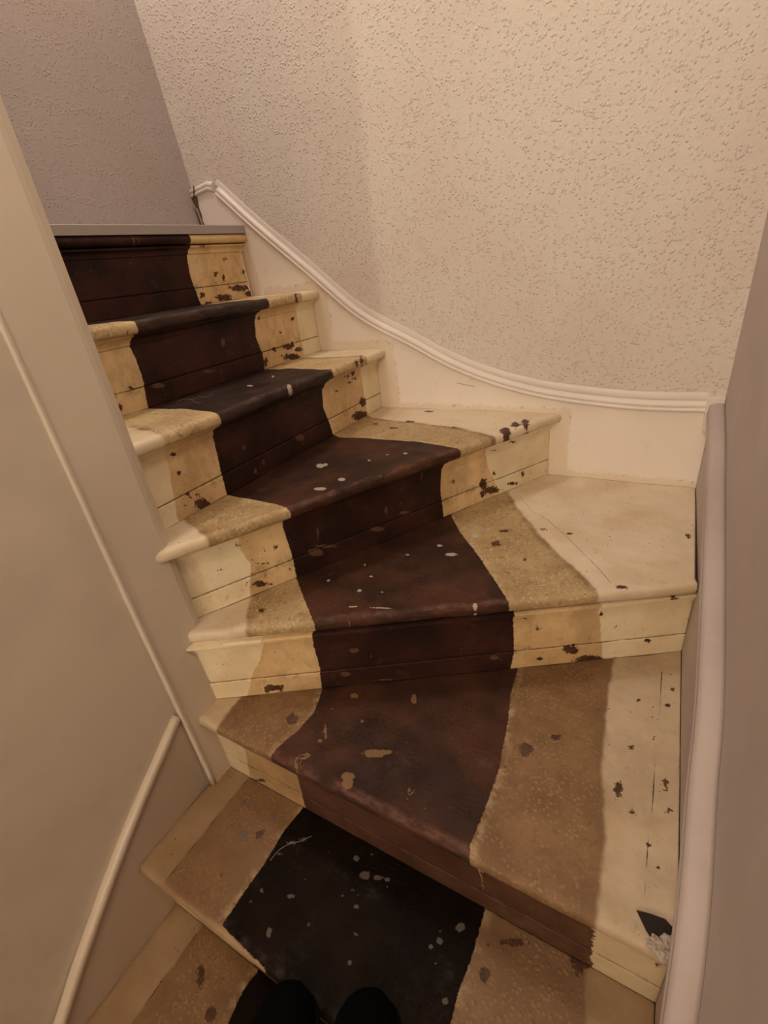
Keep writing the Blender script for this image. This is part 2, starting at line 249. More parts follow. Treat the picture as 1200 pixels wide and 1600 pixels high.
def stair_paint(name, dark_a, dark_b, splat=(0.50, 0.42, 0.32), grain=(1, 0, 0), light=(0.70, 0.56, 0.385), worn=((0.46, 0.31, 0.145), (0.34, 0.205, 0.088)), vertical=False, dirt=0.0):
    """Three coats laid side by side: clean cream at the ends, worn ochre cream where a runner lay, dark stain in the middle."""
    k = NT(name, 0.42, 0.30)
    e1 = k.math('MULTIPLY', k.math('SUBTRACT', k.noise(130, 4, 0.65), 0.5), 0.010)
    e2 = k.math('MULTIPLY', k.math('SUBTRACT', k.noise(22, 3), 0.5), 0.010)
    wob = k.math('ADD', e1, e2)
    mid = k.ramp(k.math('ADD', k.attr('worn'), wob), 0.0012, -0.0012)
    dark = k.ramp(k.math('ADD', k.attr('stain'), k.math('ADD', k.math('MULTIPLY', e1, 0.8), k.math('MULTIPLY', e2, 0.35))), 0.0010, -0.0010)
    chip = k.ramp(k.math('ADD', k.attr('chip'), k.math('ADD', k.math('MULTIPLY', k.math('SUBTRACT', k.noise(75, 5, 0.7), 0.5), 0.030), k.math('MULTIPLY', k.math('SUBTRACT', k.noise(260, 2), 0.5), 0.010))), 0.0005, -0.0005)
    splt = k.ramp(k.math('ADD', k.attr('splat'), k.math('MULTIPLY', e1, 1.0)), 0.0004, -0.0008)
    line = k.attr('line')
    lmask = k.math('MULTIPLY', k.ramp(k.math('ADD', line, k.math('MULTIPLY', e1, 0.15)), 0.0014, 0.0004), k.ramp(k.noise(14, 3), 0.30, 0.46))
    # clean cream
    big = k.noise(7, 4, 0.6)
    lc = k.mix(k.ramp(big, 0.40, 0.70), light, tuple(c * f for c, f in zip(light, (0.88, 0.82, 0.74))))
    lc = k.mix(k.ramp(k.noise(45, 5, 0.7), 0.58, 0.74, 0, 0.45), lc, (0.33, 0.22, 0.12))
    # worn ochre cream
    mc = k.mix(k.ramp(k.noise(9, 5, 0.65), 0.35, 0.68), worn[0], worn[1])
    vv = k.vor(115)
    st = k.math('MULTIPLY', k.ramp(k.math('ADD', vv.outputs['Distance'], k.math('MULTIPLY', e1, 25.0)), 0.50, 0.10), k.ramp(k.noise(10, 3), 0.34, 0.60))
    if not vertical:
        mc = k.mix(k.math('MULTIPLY', st, 0.50), mc, tuple(min(.75, c * 1.75 + .03) for c in worn[0]))
        mc = k.mix(k.ramp(k.noise(60, 5, 0.75), 0.53, 0.68, 0, 0.60 + dirt * .6), mc, (0.16, 0.088, 0.038))
        mc = k.mix(k.ramp(k.noise(140, 4, 0.7), 0.60, 0.72, 0, 0.5), mc, (0.12, 0.062, 0.028))
    else:
        mc = k.mix(k.ramp(k.noise(60, 5, 0.75), 0.58, 0.72, 0, 0.50), mc, (0.22, 0.125, 0.06))
        mc = k.mix(k.ramp(k.noise(11, 5, 0.7, k.scaled(1, 1, 0.6)), 0.42, 0.66, 0, 0.55), mc, (0.40, 0.25, 0.12))
        foot = k.ramp(k.math('ABSOLUTE', k.math('SUBTRACT', line, 0.0)), 0.03, 0.0)
        mc = k.mix(k.math('MULTIPLY', foot, k.ramp(k.noise(30, 5, 0.75), 0.48, 0.66, 0, 0.6)), mc, (0.25, 0.14, 0.07))
    if not vertical:
        w_ = k.math('ADD', k.attr('worn'), k.math('MULTIPLY', e2, 1.5))
        rim = k.math('MULTIPLY', k.ramp(k.math('ABSOLUTE', k.math('ADD', w_, 0.004)), 0.016, 0.002), k.ramp(k.noise(18, 5, 0.7), 0.34, 0.62))
        mc = k.mix(k.math('MULTIPLY', rim, 0.75), mc, (0.20, 0.115, 0.055))
        lc = k.mix(k.math('MULTIPLY', rim, 0.35), lc, (0.34, 0.22, 0.12))
        mid = k.ramp(w_, 0.006, -0.003)
        edge = k.math('MULTIPLY', k.ramp(k.math('ADD', k.attr('stain'), e2), 0.020, 0.002), k.ramp(k.noise(35, 4, 0.7), 0.44, 0.62))
        mc = k.mix(k.math('MULTIPLY', edge, 0.55), mc, (0.66, 0.50, 0.28))
    c = k.mix(mid, lc, mc)
    tiny = k.vor(230); ts = k.n('ShaderNodeSeparateColor'); k.l(tiny.outputs['Color'], ts.inputs[0])
    c = k.mix(k.math('MULTIPLY', k.math('MULTIPLY', k.ramp(tiny.outputs['Distance'], 0.22, 0.12), k.ramp(ts.outputs[2], 0.90, 0.93)), k.ramp(k.noise(5, 3), 0.42, 0.60, 0, 0.85)), c, (0.10, 0.050, 0.028))
    if dirt > 0: c = k.mix(k.ramp(k.noise(5, 5, 0.7), 0.36, 0.64, dirt * 0.5, dirt), c, (0.20, 0.105, 0.05))
    # small flakes lost from the cream coat
    vs = k.vor(105); ss = k.n('ShaderNodeSeparateColor'); k.l(vs.outputs['Color'], ss.inputs[0])
    fl = k.math('MULTIPLY', k.ramp(k.math('ADD', vs.outputs['Distance'], k.math('MULTIPLY', e1, 12.0)), 0.20, 0.13), k.math('MULTIPLY', k.ramp(ss.outputs[0], 0.86, 0.90), k.ramp(k.noise(6, 2), 0.48, 0.56)))
    c = k.mix(fl, c, (0.075, 0.030, 0.018))
    c = k.mix(chip, c, k.mix(k.ramp(k.noise(25, 5, 0.7), 0.4, 0.65), (0.070, 0.029, 0.015), (0.115, 0.052, 0.026)))
    # dark stain
    sx = (6, 60, 60) if not vertical else (10, 10, 60)
    g = k.noise(3, 5, 0.65, k.scaled(*sx))
    dc = k.mix(k.ramp(k.noise(6, 4, 0.6), 0.36, 0.66), dark_a, dark_b)
    dc = k.mix(k.ramp(g, 0.52, 0.72, 0, 0.5), dc, tuple(x * 0.45 for x in dark_a))
    dc = k.mix(k.ramp(k.noise(16, 6, 0.78), 0.56, 0.72, 0, 0.60), dc, (0.10, 0.052, 0.028) if dark_b[0] > 0.03 else (0.03, 0.024, 0.018))
    vd = k.vor(48); sd = k.n('ShaderNodeSeparateColor'); k.l(vd.outputs['Color'], sd.inputs[0])
    dots = k.math('MULTIPLY', k.ramp(vd.outputs['Distance'], 0.085, 0.04), k.ramp(sd.outputs[1], 0.72, 0.76))
    if not vertical:   # rubbed lip of the nosing, its highlight painted in as well
        lip = k.math('MULTIPLY', k.ramp(k.math('ABSOLUTE', k.math('SUBTRACT', k.attr('lip'), 0.010)), 0.014, 0.002), k.ramp(k.noise(2.5, 5, 0.7, k.scaled(10, 10, 40)), 0.40, 0.68))
        dc = k.mix(k.math('MULTIPLY', lip, 0.75), dc, tuple(min(.2, c * 1.9 + .022) for c in dark_b))
        scr = k.noise(4, 3, 0.6, k.scaled(60, 7, 20, (0, 0, 0.6)))
        dc = k.mix(k.math('MULTIPLY', k.ramp(scr, 0.70, 0.76), k.ramp(k.noise(7, 3), 0.45, 0.60, 0, 0.6)), dc, (0.13, 0.075, 0.045) if dark_b[0] > .03 else (.03, .022, .016))
    dust = k.ramp(k.noise(120, 4, 0.7), 0.66, 0.78, 0, 0.35)
    dc = k.mix(dust, dc, (0.16, 0.10, 0.065) if dark_b[0] > .02 else (.03, .022, .016))
    dc = k.mix(k.math('MULTIPLY', dots, 0.6), dc, (0.30, 0.22, 0.15))
    c = k.mix(dark, c, dc)
    c = k.mix(k.math('MULTIPLY', lmask, 0.85), c, (0.03, 0.014, 0.01))
    c = k.mix(k.math('MULTIPLY', splt, 0.85), c, splat)
    k.color(c)
    k.put(k.b.inputs['Roughness'], k.math('ADD', 0.40, k.math('MULTIPLY', k.noise(20, 4), 0.28)))
    k.put(k.b.inputs['Specular IOR Level'], k.math('SUBTRACT', 0.30, k.math('MULTIPLY', dark, 0.24 if dark_b[0] < 0.02 else 0.16)))
    h = k.math('ADD', k.math('MULTIPLY', k.noise(70, 5, 0.7), 0.5), k.math('MULTIPLY', k.math('MAXIMUM', chip, dark), -0.9))
    h = k.math('ADD', h, k.math('MULTIPLY', splt, 0.8))
    if not vertical: h = k.math('ADD', h, k.math('MULTIPLY', k.math('MULTIPLY', st, mid), 0.7))
    h = k.math('ADD', h, k.math('MULTIPLY', lmask, -1.5))
    k.bump(h, 0.0011, 0.8)
    return k.m
RED_A, RED_B = (0.034, 0.0155, 0.0100), (0.080, 0.031, 0.0165)
BLK_A, BLK_B = (0.0068, 0.0036, 0.0018), (0.013, 0.0065, 0.0030)
M_tread = stair_paint('worn painted tread', RED_A, RED_B, light=(0.78, 0.645, 0.465), worn=((0.50, 0.355, 0.18), (0.38, 0.245, 0.11)), dirt=0.15)
M_tread_low = stair_paint('dirty shade darkened tread', RED_A, RED_B, worn=((0.27, 0.155, 0.068), (0.16, 0.083, 0.034)), splat=(0.24, 0.135, 0.062), dirt=0.45)  # colours darkened for dirt and for the shade on the lower steps
M_tread_black = stair_paint('blackened tread', BLK_A, BLK_B, light=(0.42, 0.285, 0.16), worn=((0.27, 0.155, 0.070), (0.18, 0.094, 0.040)), splat=(0.13, 0.105, 0.085), dirt=0.60)  # black stain is its own; cream coats darkened for dirt and shade
M_tread_top = stair_paint('greyish stained tread', light=(0.82, 0.68, 0.46), worn=((0.66, 0.48, 0.25), (0.52, 0.35, 0.17)), dark_a=(0.028, 0.0165, 0.0125), dark_b=(0.052, 0.029, 0.022), dirt=0.10)
M_riser = stair_paint('worn painted riser', light=(0.86, 0.73, 0.49), worn=((0.78, 0.56, 0.29), (0.66, 0.44, 0.21)), dark_a=(0.023, 0.0105, 0.0078), dark_b=(0.060, 0.021, 0.0145), splat=(0.13, 0.065, 0.040), vertical=True)
M_riser_low = stair_paint('scuffed red brown riser', (0.070, 0.029, 0.018), (0.125, 0.055, 0.036), light=(0.72, 0.58, 0.37), worn=((0.56, 0.38, 0.18), (0.42, 0.26, 0.115)), splat=(0.13, 0.065, 0.040), vertical=True, dirt=0.35)
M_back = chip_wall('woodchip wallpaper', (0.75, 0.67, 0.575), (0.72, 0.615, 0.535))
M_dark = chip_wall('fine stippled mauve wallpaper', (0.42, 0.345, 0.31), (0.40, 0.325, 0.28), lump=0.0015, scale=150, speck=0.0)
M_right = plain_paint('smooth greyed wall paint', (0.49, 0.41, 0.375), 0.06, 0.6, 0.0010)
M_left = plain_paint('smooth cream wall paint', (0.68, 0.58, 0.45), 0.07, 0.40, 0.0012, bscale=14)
M_newel = plain_paint('cream painted board', (0.72, 0.61, 0.475), 0.05, 0.40, 0.0008, bscale=25)
M_white = plain_paint('off white gloss paint', (0.82, 0.72, 0.63), 0.04, 0.35, 0.0006)
M_strip = plain_paint('grey laminate edging', (0.40, 0.335, 0.30), 0.03, 0.35, 0.0002)
M_floor = plain_paint('dark hall floor boards', (0.12, 0.075, 0.045), 0.1, 0.5, 0.0008)
M_ceil = plain_paint('ceiling paint', (0.70, 0.62, 0.54), 0.03, 0.7, 0.0004)
M_raw = plain_paint('broken bare wood', (0.15, 0.082, 0.055), 0.2, 0.8, 0.002)
M_plaster = plain_paint('crumbled plaster', (0.40, 0.32, 0.26), 0.15, 0.9, 0.003)
M_shoe = plain_paint('black suede', (0.0022, 0.0018, 0.0015), 0.05, 0.95, 0.0006)
M_shoe.node_tree.nodes['Principled BSDF'].inputs['Specular IOR Level'].default_value = 0.05
M_sole = plain_paint('black rubber sole', (0.0025, 0.002, 0.0018), 0.05, 0.8, 0.0006)
M_sole.node_tree.nodes['Principled BSDF'].inputs['Specular IOR Level'].default_value = 0.08
M_hole = plain_paint('cavity shade', (0.02, 0.012, 0.009), 0.05, 0.9, 0.0006)  # near black for the shade inside the hole, reused on a hair

def skirting_paint():
    k = NT('white skirting with cream paint lapping over its foot', 0.36)
    base = k.mix(k.ramp(k.noise(3, 4), 0.35, 0.68, 0, 0.6), (0.90, 0.80, 0.70), (0.84, 0.73, 0.63))
    base = k.mix(k.ramp(k.noise(24, 5, 0.7), 0.62, 0.78, 0, 0.3), base, (0.48, 0.39, 0.32))
    e = k.math('MULTIPLY', k.math('SUBTRACT', k.noise(26, 4, 0.6), 0.5), 0.030)
    f = k.ramp(k.math('ADD', k.attr('cream'), e), 0.007, -0.007)
    c = k.mix(k.math('MULTIPLY', f, 0.62), base, (0.76, 0.61, 0.42))
    gr = k.math('MULTIPLY', k.ramp(k.math('ABSOLUTE', k.math('ADD', k.attr('cream'), e)), 0.006, 0.001), k.ramp(k.noise(55, 5, 0.75), 0.50, 0.66))
    c = k.mix(k.math('MULTIPLY', gr, 0.45), c, (0.22, 0.15, 0.10))
    k.color(c); k.bump(k.math('ADD', k.noise(16, 4), k.math('MULTIPLY', f, 0.5)), 0.0009, 0.7)
    return k.m
M_skirt = skirting_paint()
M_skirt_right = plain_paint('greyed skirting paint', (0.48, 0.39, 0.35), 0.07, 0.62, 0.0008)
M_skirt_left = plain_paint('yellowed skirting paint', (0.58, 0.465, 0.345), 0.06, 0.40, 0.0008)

M_fibre = plain_paint('pale straw', (0.30, 0.24, 0.18), 0.02, 0.7, 0.0001)

# ---------------------------------------------------------------- measured staircase (x along the back wall, y towards it, z up, metres)
Z = {k: 0.4 + 0.2 * k for k in range(-2, 8)}
WALL_Y, WALL_X, NEWEL_X = 1.433, 0.124, -0.812
XO = WALL_X
RISER = {-1: ((-.82, -.348), (XO, -.348)), 0: ((-.82, -.088), (XO, -.088)), 1: ((-.82, .172), (XO, .172)), 2: ((-.80, .400), (XO, .400)),
         3: ((-.812, .426), (XO, .981)), 4: ((-.832, .469), (-.276, WALL_Y)), 5: ((-.882, .487), (-.862, WALL_Y)),
         6: ((-1.105, .487), (-1.093, WALL_Y)), 7: ((-1.362, .487), (-1.362, WALL_Y))}
RORG = {1: (-.80, .172), 2: (-.79, .400), 3: (-.798, .434), 4: (-.826, .479), 5: (-.882, .50), 6: (-1.105, .50), 7: (-1.362, .50), 0: (-.80, -.088), -1: (-.80, -.348)}
NOSE = {-1: ((-.82, -.375), (XO, -.375)), 0: ((-.82, -.113), (XO, -.113)), 1: ((-.82, .147), (XO, .147)), 2: ((-.80, .374), (XO, .374)),
        3: ((-.815, .420), (XO, .962)), 4: ((-.822, .410), (-.246, WALL_Y)), 5: ((-.850, .487), (-.826, WALL_Y)), 6: ((-1.072, .487), (-1.060, WALL_Y))}
BACK = {-1: ((-.82, -.08), (XO, -.08)), 0: ((-.82, .18), (XO, .18)), 1: ((-.80, .408), (XO, .408)), 2: ((-.815, .432), (XO, .989)),
        4: ((-.89, .487), (-.870, WALL_Y)), 5: ((-1.113, .487), (-1.101, WALL_Y)), 6: ((-1.370, .487), (-1.370, WALL_Y))}
def ext(L, R, v):
    """left and right boundary lines of a coat, both carried 0.2 m on at each end along v."""
    v = np.array(v, float)
    def e(p):
        p = [np.array(q, float) for q in p]
        return [p[0] + 0.2 * v] + p + [p[-1] - 0.2 * v]
    return e(L) + e(R)[::-1]
# boundaries run from the back of the tread to its nosing
DARK_T = {0: ([(-.554, .166), (-.560, .132), (-.546, .05)], [(-.145, .166), (-.142, .05)]),
 1: ([(-.564, .402), (-.572, .336), (-.567, .271), (-.570, .228), (-.571, .160)], [(-.145, .393), (-.144, .316), (-.149, .275), (-.142, .16)]),
 2: ([(-.588, .565), (-.574, .535), (-.563, .497), (-.566, .448), (-.581, .388), (-.583, .37)], [(-.195, .790), (-.190, .713), (-.176, .644), (-.162, .532), (-.163, .454), (-.166, .394), (-.160, .37)]),
 3: ([(-.713, .684), (-.645, .627), (-.582, .576), (-.545, .545)], [(-.457, 1.071), (-.406, 1.003), (-.330, .919), (-.262, .834), (-.212, .770)]),
 4: ([(-.879, .687), (-.776, .685), (-.702, .680), (-.675, .676)], [(-.834, 1.113), (-.725, 1.122), (-.583, 1.122), (-.475, 1.105), (-.44, 1.10)]),
 5: ([(-1.101, .707), (-.984, .715), (-.850, .703)], [(-1.101, 1.137), (-.982, 1.142), (-.84, 1.130)]),
 6: ([(-1.36, .72), (-1.06, .73)], [(-1.36, 1.185), (-1.06, 1.18)])}
WORN_T = {0: ([(-.720, .152), (-.725, -.007)], [(.03, .152), (.03, 0)]),
 1: ([(-.729, .394), (-.732, .159)], [(.023, .393), (.032, .326), (.03, .16)]),
 2: ([(-.747, .460), (-.738, .384)], [(-.008, .851), (-.006, .733), (.001, .608), (.020, .511), (.024, .388)]),
 3: ([(-.745, .552), (-.702, .501)], [(-.355, 1.27), (-.307, 1.184), (-.205, 1.043), (-.127, .951), (-.079, .901), (-.045, .847)]),
 4: ([(-.865, .552), (-.774, .525)], [(-.833, 1.307), (-.676, 1.282), (-.510, 1.259), (-.418, 1.218), (-.37, 1.20)]),
 5: ([(-1.09, .60), (-.861, .557)], [(-1.09, 1.30), (-.84, 1.32)]),
 6: ([(-1.36, .3), (-1.06, .3)], [(-1.36, 1.35), (-1.06, 1.34)])}
# boundaries on the risers, top to foot: (distance from the inner end, height)
DARK_R = {0: ([(.23, .4), (.23, .2)], [(.655, .4), (.655, .2)]), 1: ([(.235, .6), (.235, .4)], [(.655, .6), (.655, .4)]),
 2: ([(.214, .775), (.225, .738), (.237, .728), (.233, .614)], [(.624, .75), (.638, .697), (.645, .584)]),
 3: ([(.257, .975), (.250, .928), (.253, .864), (.246, .80)], [(.676, 1.0), (.686, .973), (.691, .859), (.684, .801)]),
 4: ([(.238, 1.185), (.231, 1.146), (.237, 1.072), (.236, 1.037), (.235, 1.002)], [(.712, 1.199), (.687, 1.146), (.679, 1.084), (.684, 1.001)]),
 5: ([(.227, 1.378), (.196, 1.359), (.195, 1.330), (.189, 1.261), (.186, 1.201)], [(.657, 1.394), (.613, 1.343), (.605, 1.293), (.619, 1.249), (.628, 1.199)]),
 6: ([(.236, 1.592), (.216, 1.548), (.221, 1.518), (.221, 1.468), (.209, 1.407)], [(.681, 1.595), (.641, 1.558), (.628, 1.498), (.640, 1.446), (.633, 1.401)]),
 7: ([(.22, 1.79), (.22, 1.6)], [(.698, 1.791), (.678, 1.739), (.672, 1.684), (.679, 1.619), (.685, 1.597)])}
WORN_R = {0: ([(.1, .4), (.1, .2)], [(.82, .4), (.82, .2)]), 1: ([(.07, .6), (.07, .4)], [(.82, .6), (.82, .4)]),
 2: ([(.090, .750), (.066, .604)], [(.811, .726), (.822, .595)]),
 3: ([(.146, .952), (.127, .908), (.094, .853), (.069, .80)], [(.868, .969), (.888, .839), (.892, .799)]),
 4: ([(.128, 1.150), (.127, 1.124), (.140, 1.080), (.119, 1.010)], [(.839, 1.150), (.857, 1.089), (.894, 1.011)]),
 5: ([(.067, 1.332), (.061, 1.296), (.044, 1.216)], [(.827, 1.371), (.830, 1.205)]),
 6: ([(-.1, 1.572), (-.1, 1.40)], [(.837, 1.572), (.835, 1.40)]), 7: ([(-.1, 1.79), (-.1, 1.6)], [(1.2, 1.79), (1.2, 1.6)])}
LINES_T = {2: [[(.088, .90), (.086, .647), (.081, .435)]],
 3: [[(-.323, 1.265), (-.260, 1.175), (-.214, 1.139), (-.147, 1.062), (-.063, .952), (-.035, .908)]],
 1: [[(-.729, .394), (-.732, .159)]], 0: [[(-.720, .152), (-.725, -.007)]]}

def surf_attrs(kind, k, X, Y):
    D, Wn = (DARK_T, WORN_T) if kind == 't' else (DARK_R, WORN_R)
    if kind == 't':
        a, b = np.array(NOSE[k][0]), np.array(NOSE[k][1]); d = (b - a) / np.linalg.norm(b - a); v = (-d[1], d[0])
    else: v = (0, 1)
    far = np.full(X.shape, 0.05)
    at = {'stain': np.clip(sdf_poly(ext(*D[k], v), X, Y), -.05, .05) if k in D else far,
          'worn': np.clip(sdf_poly(ext(*Wn[k], v), X, Y), -.05, .05) if k in Wn else far,
          'chip': sdf_blobs(CHIPS.get(f'{kind}{k}', []), X, Y), 'splat': sdf_blobs(SPLATS.get(f'{kind}{k}', []), X, Y)}
    if kind == 't' and k == 1:          # the front edge of this tread is rubbed back to bare cream at its left
        rub = sdf_poly([(-.85, .153), (-.56, .157), (-.455, .149), (-.455, .10), (-.85, .10)], X, Y)
        at['stain'] = np.maximum(at['stain'], -rub); at['worn'] = np.maximum(at['worn'], -rub)
    ln = far
    for L in (LINES_T.get(k, []) if kind == 't' else []): ln = np.minimum(ln, sdf_line(L, X, Y))
    if kind == 'r': ln = np.minimum(ln, np.abs(Y - (Z[k - 1] + 0.051)))
    if kind == 't':
        at['lip'] = np.clip((X - a[0]) * v[0] + (Y - a[1]) * v[1], -.05, .05) if k in NOSE else far
        if k + 1 in RISER:      # dirt packed into the joint at the foot of the next riser
            p0, p1 = np.array(RISER[k + 1][0]), np.array(RISER[k + 1][1]); e = (p1 - p0) / np.linalg.norm(p1 - p0)
            ln = np.minimum(ln, sdf_line([p0 + .0008 * np.array([e[1], -e[0]]), p1 + .0008 * np.array([e[1], -e[0]])], X, Y))
        ln = np.minimum(ln, np.minimum(np.abs(Y - (WALL_Y - .0008)), np.abs(X - (XO - .0006))))
    if kind == 'r' and k == 2:  # heavily soiled stretch right of the stain
        soil = sdf_poly([(.640, .80), (.800, .80), (.815, .735), (.822, .60), (.640, .56)], X, Y)
        at['chip'] = np.minimum(at['chip'], np.clip(soil, -.05, .05))
    at['line'] = ln
    return at

stair = link('staircase', None); stair.location = (0, 0, 0)
tag(stair, 'old winding wooden staircase with flaking cream sides and dark middle, climbing left', 'staircase')

def wav(X, Y, a=0.0007):
    return a * (np.sin(X * 31 + Y * 17) + np.sin(X * 71 - Y * 53 + 1.3) * 0.6 + np.sin(Y * 97 + X * 12) * 0.4)

def make_tread(k, mat, label):
    f0, f1 = [np.array(q) for q in NOSE[k]]
    vis = k >= 0
    step = 0.0032 if vis else 0.02
    L = np.linalg.norm(f1 - f0); N = int(L / step)
    s = np.linspace(0, 1, N)
    F = f0 + (f1 - f0) * s[:, None]
    if k == 3:   # the corner winder: its back edge turns the corner of the room
        b = np.array([(-.836, .465), (-.276, WALL_Y), (WALL_X, WALL_Y)])
        sb = np.interp(s, [0, 0.69, 1], [0, 1, 2])
        B = np.stack([np.interp(sb, [0, 1, 2], b[:, 0]), np.interp(sb, [0, 1, 2], b[:, 1])], 1)
    else:
        b0, b1 = [np.array(q) for q in BACK[k]]; B = b0 + (b1 - b0) * s[:, None]
    r, th = 0.0145, 0.029
    W = B - F; wl = np.linalg.norm(W, axis=1)[:, None]
    dn = (f1 - f0) / L; nv = np.array([-dn[1], dn[0]])     # towards the back
    rows = []; zt = Z[k]
    nr = max(6, int(wl.max() / step))
    C0 = F + nv * r
    for t in np.linspace(0, 1, nr):
        q = B + (C0 - B) * t; rows.append(np.column_stack([q, zt + wav(q[:, 0], q[:, 1])]))
    for a in np.linspace(0, math.pi, 9)[1:]:
        q = C0 - nv * r * (math.sin(a) ** 0.8); zz = zt - th / 2 + th / 2 * math.copysign(abs(math.cos(a)) ** 0.85, math.cos(a))
        rows.append(np.column_stack([q, zz + wav(q[:, 0], q[:, 1])]))
    q = B; rows.append(np.column_stack([q, np.full(N, zt - th)]))
    P = np.array(rows)
    at = surf_attrs('t', k, P[..., 0], P[..., 1])
    o = grid('tread', P, mat, stair, wrap=True, caps=True, attrs=at, label=label); fixn(o); return o

def riser_frame(k):
    a, b = [np.array(q) for q in RISER[k]]; d = (b - a); L = np.linalg.norm(d); d /= L
    nv = np.array([d[1], -d[0]])                              # outwards, towards the climber
    off = (a - np.array(RORG[k])) @ d
    return a, d, L, nv, off

def make_riser(k, mat, label):
    a, d, L, nv, off = riser_frame(k); vis = k >= 2
    step = 0.0032 if vis else 0.02
    s = np.linspace(0, L, int(L / step)); z0, z1 = Z[k - 1] - 0.0, Z[k] - 0.028
    zs = list(np.arange(z1, z0 + 0.054, -step)) + [z0 + .0525, z0 + .0515, z0 + .0505, z0 + .0495] + list(np.arange(z0 + .047, z0, -step)) + [z0]
    outs = [0.0 if z > z0 + .052 or z < z0 + .050 else -0.002 for z in zs]
    outs = [o_ + (0.0012 if z < z0 + .050 else 0) for o_, z in zip(outs, zs)]
    rows = []
    for z, o_ in zip(zs, outs):
        q = a + d * s[:, None] + nv * o_; rows.append(np.column_stack([q, np.full(len(s), z)]))
    for z in (z0, z1):
        q = a + d * s[:, None] - nv * 0.012; rows.append(np.column_stack([q, np.full(len(s), z)]))
    P = np.array(rows); S_ = np.broadcast_to(s + off, P.shape[:2])
    o = grid('riser', P, mat, stair, wrap=True, caps=True, attrs=surf_attrs('r', k, S_, P[..., 2]), label=label); fixn(o); return o

def make_cove(k, mat, parent):
    a, d, L, nv, off = riser_frame(k); s = np.linspace(0, L, int(L / (0.0032 if k >= 2 else .03))); z1 = Z[k] - 0.029
    prof = [(0.0, z1)] + [(0.016, z1), (0.016, z1 - .004)]
    for t in np.linspace(0, math.pi / 2, 6)[0:]:
        prof.append((0.016 - 0.012 * math.sin(t), z1 - .018 + .013 * math.cos(t)))
    prof += [(0.004, z1 - .022), (0.0, z1 - .022)]
    P = np.array([np.column_stack([a + d * s[:, None] + nv * o_, np.full(len(s), z)]) for o_, z in prof])
    S_ = np.broadcast_to(s + off, P.shape[:2])
    at = surf_attrs('r', k, S_, P[..., 2])
    o = grid('cove_moulding', P, mat, parent, wrap=True, caps=True, attrs=at, smooth=False); fixn(o); return o

TL = {6: 'narrow top tread with a dark greyish nosing', 5: 'tread with grey brown middle and cream corner, third from the top', 4: 'dark reddish winder tread with white paint drops',
      3: 'wide corner winder tread reaching into the corner of the walls', 2: 'large worn winder tread with ochre patches in its dark middle',
      1: 'blackened lower tread with pale paint spots', 0: 'lowest visible tread, dirty paint with shade in its brown'}
for k in range(-1, 7):
    m = M_tread_black if k <= 1 else M_tread_low if k == 2 else M_tread_top if k >= 5 else M_tread
    make_tread(k, m, TL.get(k))
for k in range(-1, 8):
    m = M_riser_low if k <= 2 else M_riser
    o = make_riser(k, m, 'scuffed red brown riser with cream ends' if k == 2 else 'topmost riser, mostly dark with a cream right end' if k == 7 else None)
    make_cove(k, m, o)

# the nosing of the landing, under the grey strip
s = np.linspace(.487, WALL_Y, 280)
prof = [(-1.45, 1.80), (-1.342, 1.80)] + [(-1.342 + .012 * math.sin(a), 1.7875 + .0125 * math.cos(a)) for a in np.linspace(0.3, math.pi, 7)] + [(-1.45, 1.775)]
P = np.array([np.column_stack([np.full(280, x), s, np.full(280, z)]) for x, z in prof])
at = {'stain': np.where(s < 1.185, s * 0 - .004, .004) , 'worn': s * 0 - .05, 'chip': s * 0 + .05, 'splat': np.minimum(np.abs(s - .985) - .004, np.abs(s - 1.0) - .002), 'line': s * 0 + .05}
at['stain'] = np.clip(s - 1.185, -.05, .05); at['lip'] = s * 0 + .05
at = {a: np.broadcast_to(v, P.shape[:2]) for a, v in at.items()}
o = grid('nosing', P, M_riser, stair, wrap=True, caps=True, attrs=at, label='thin dark nosing under the grey strip'); fixn(o)

# newel post: cream board face, leaning a little outwards at its foot, plus the carriage behind it
def newel():
    zs = [0.0, .6, .8, 1.0, 1.2, 1.6, 2.45, 4.2]; fx = [-.792, -.792, -.799, -.806, -.812, -.812, -.812, -.812]
    rows = []
    for z, x in zip(zs, fx):
        x2 = min(x - .001, -.8)
        pts = [(-.93, .350), (x - .004, .350), (x, .354), (x, .452), (x - .004, .462), (x - .011, .471), (-.830, .480), (-.838, .485), (-.93, .485)]
        rows.append([(px, py, z) for px, py in pts])
    P = np.array(rows)                       # rows of height, columns round the post
    idx = P.shape; faces = []
    n = idx[1]; R_ = idx[0]
    for i in range(R_ - 1):
        for j in range(n):
            faces.append((i * n + j, i * n + (j + 1) % n, (i + 1) * n + (j + 1) % n, (i + 1) * n + j))
    faces.append(tuple(range(n))[::-1]); faces.append(tuple(range((R_ - 1) * n, R_ * n)))
    me = bpy.data.meshes.new('newel_post'); me.from_pydata(P.reshape(-1, 3).tolist(), [], faces); me.update()
    o = link('newel_post', me, M_newel, stair, 'tall smooth cream newel board that the inner step ends run into'); fixn(o)
newel()

# ---------------------------------------------------------------- room shell
def box(name, x0, x1, y0, y1, z0, z1, mat, parent=None, label=None, kind=None, bevel=0.0):
    return prism(name, [(x0, y0), (x1, y0), (x1, y1), (x0, y1)], z0, z1, mat, parent, label, kind, bevel)
ST = dict(kind='structure')
box('wall_back', -2.6, 0.30, 1.443, 1.54, 0, 4.2, M_back, **ST)
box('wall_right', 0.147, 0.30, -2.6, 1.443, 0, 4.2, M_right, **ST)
prism('wall_left', [(-.817, .349), (-.822, .10), (-.828, -.10), (-.83, -2.6), (-.96, -2.6), (-.96, .349)], 0, 2.9, M_left, **ST)
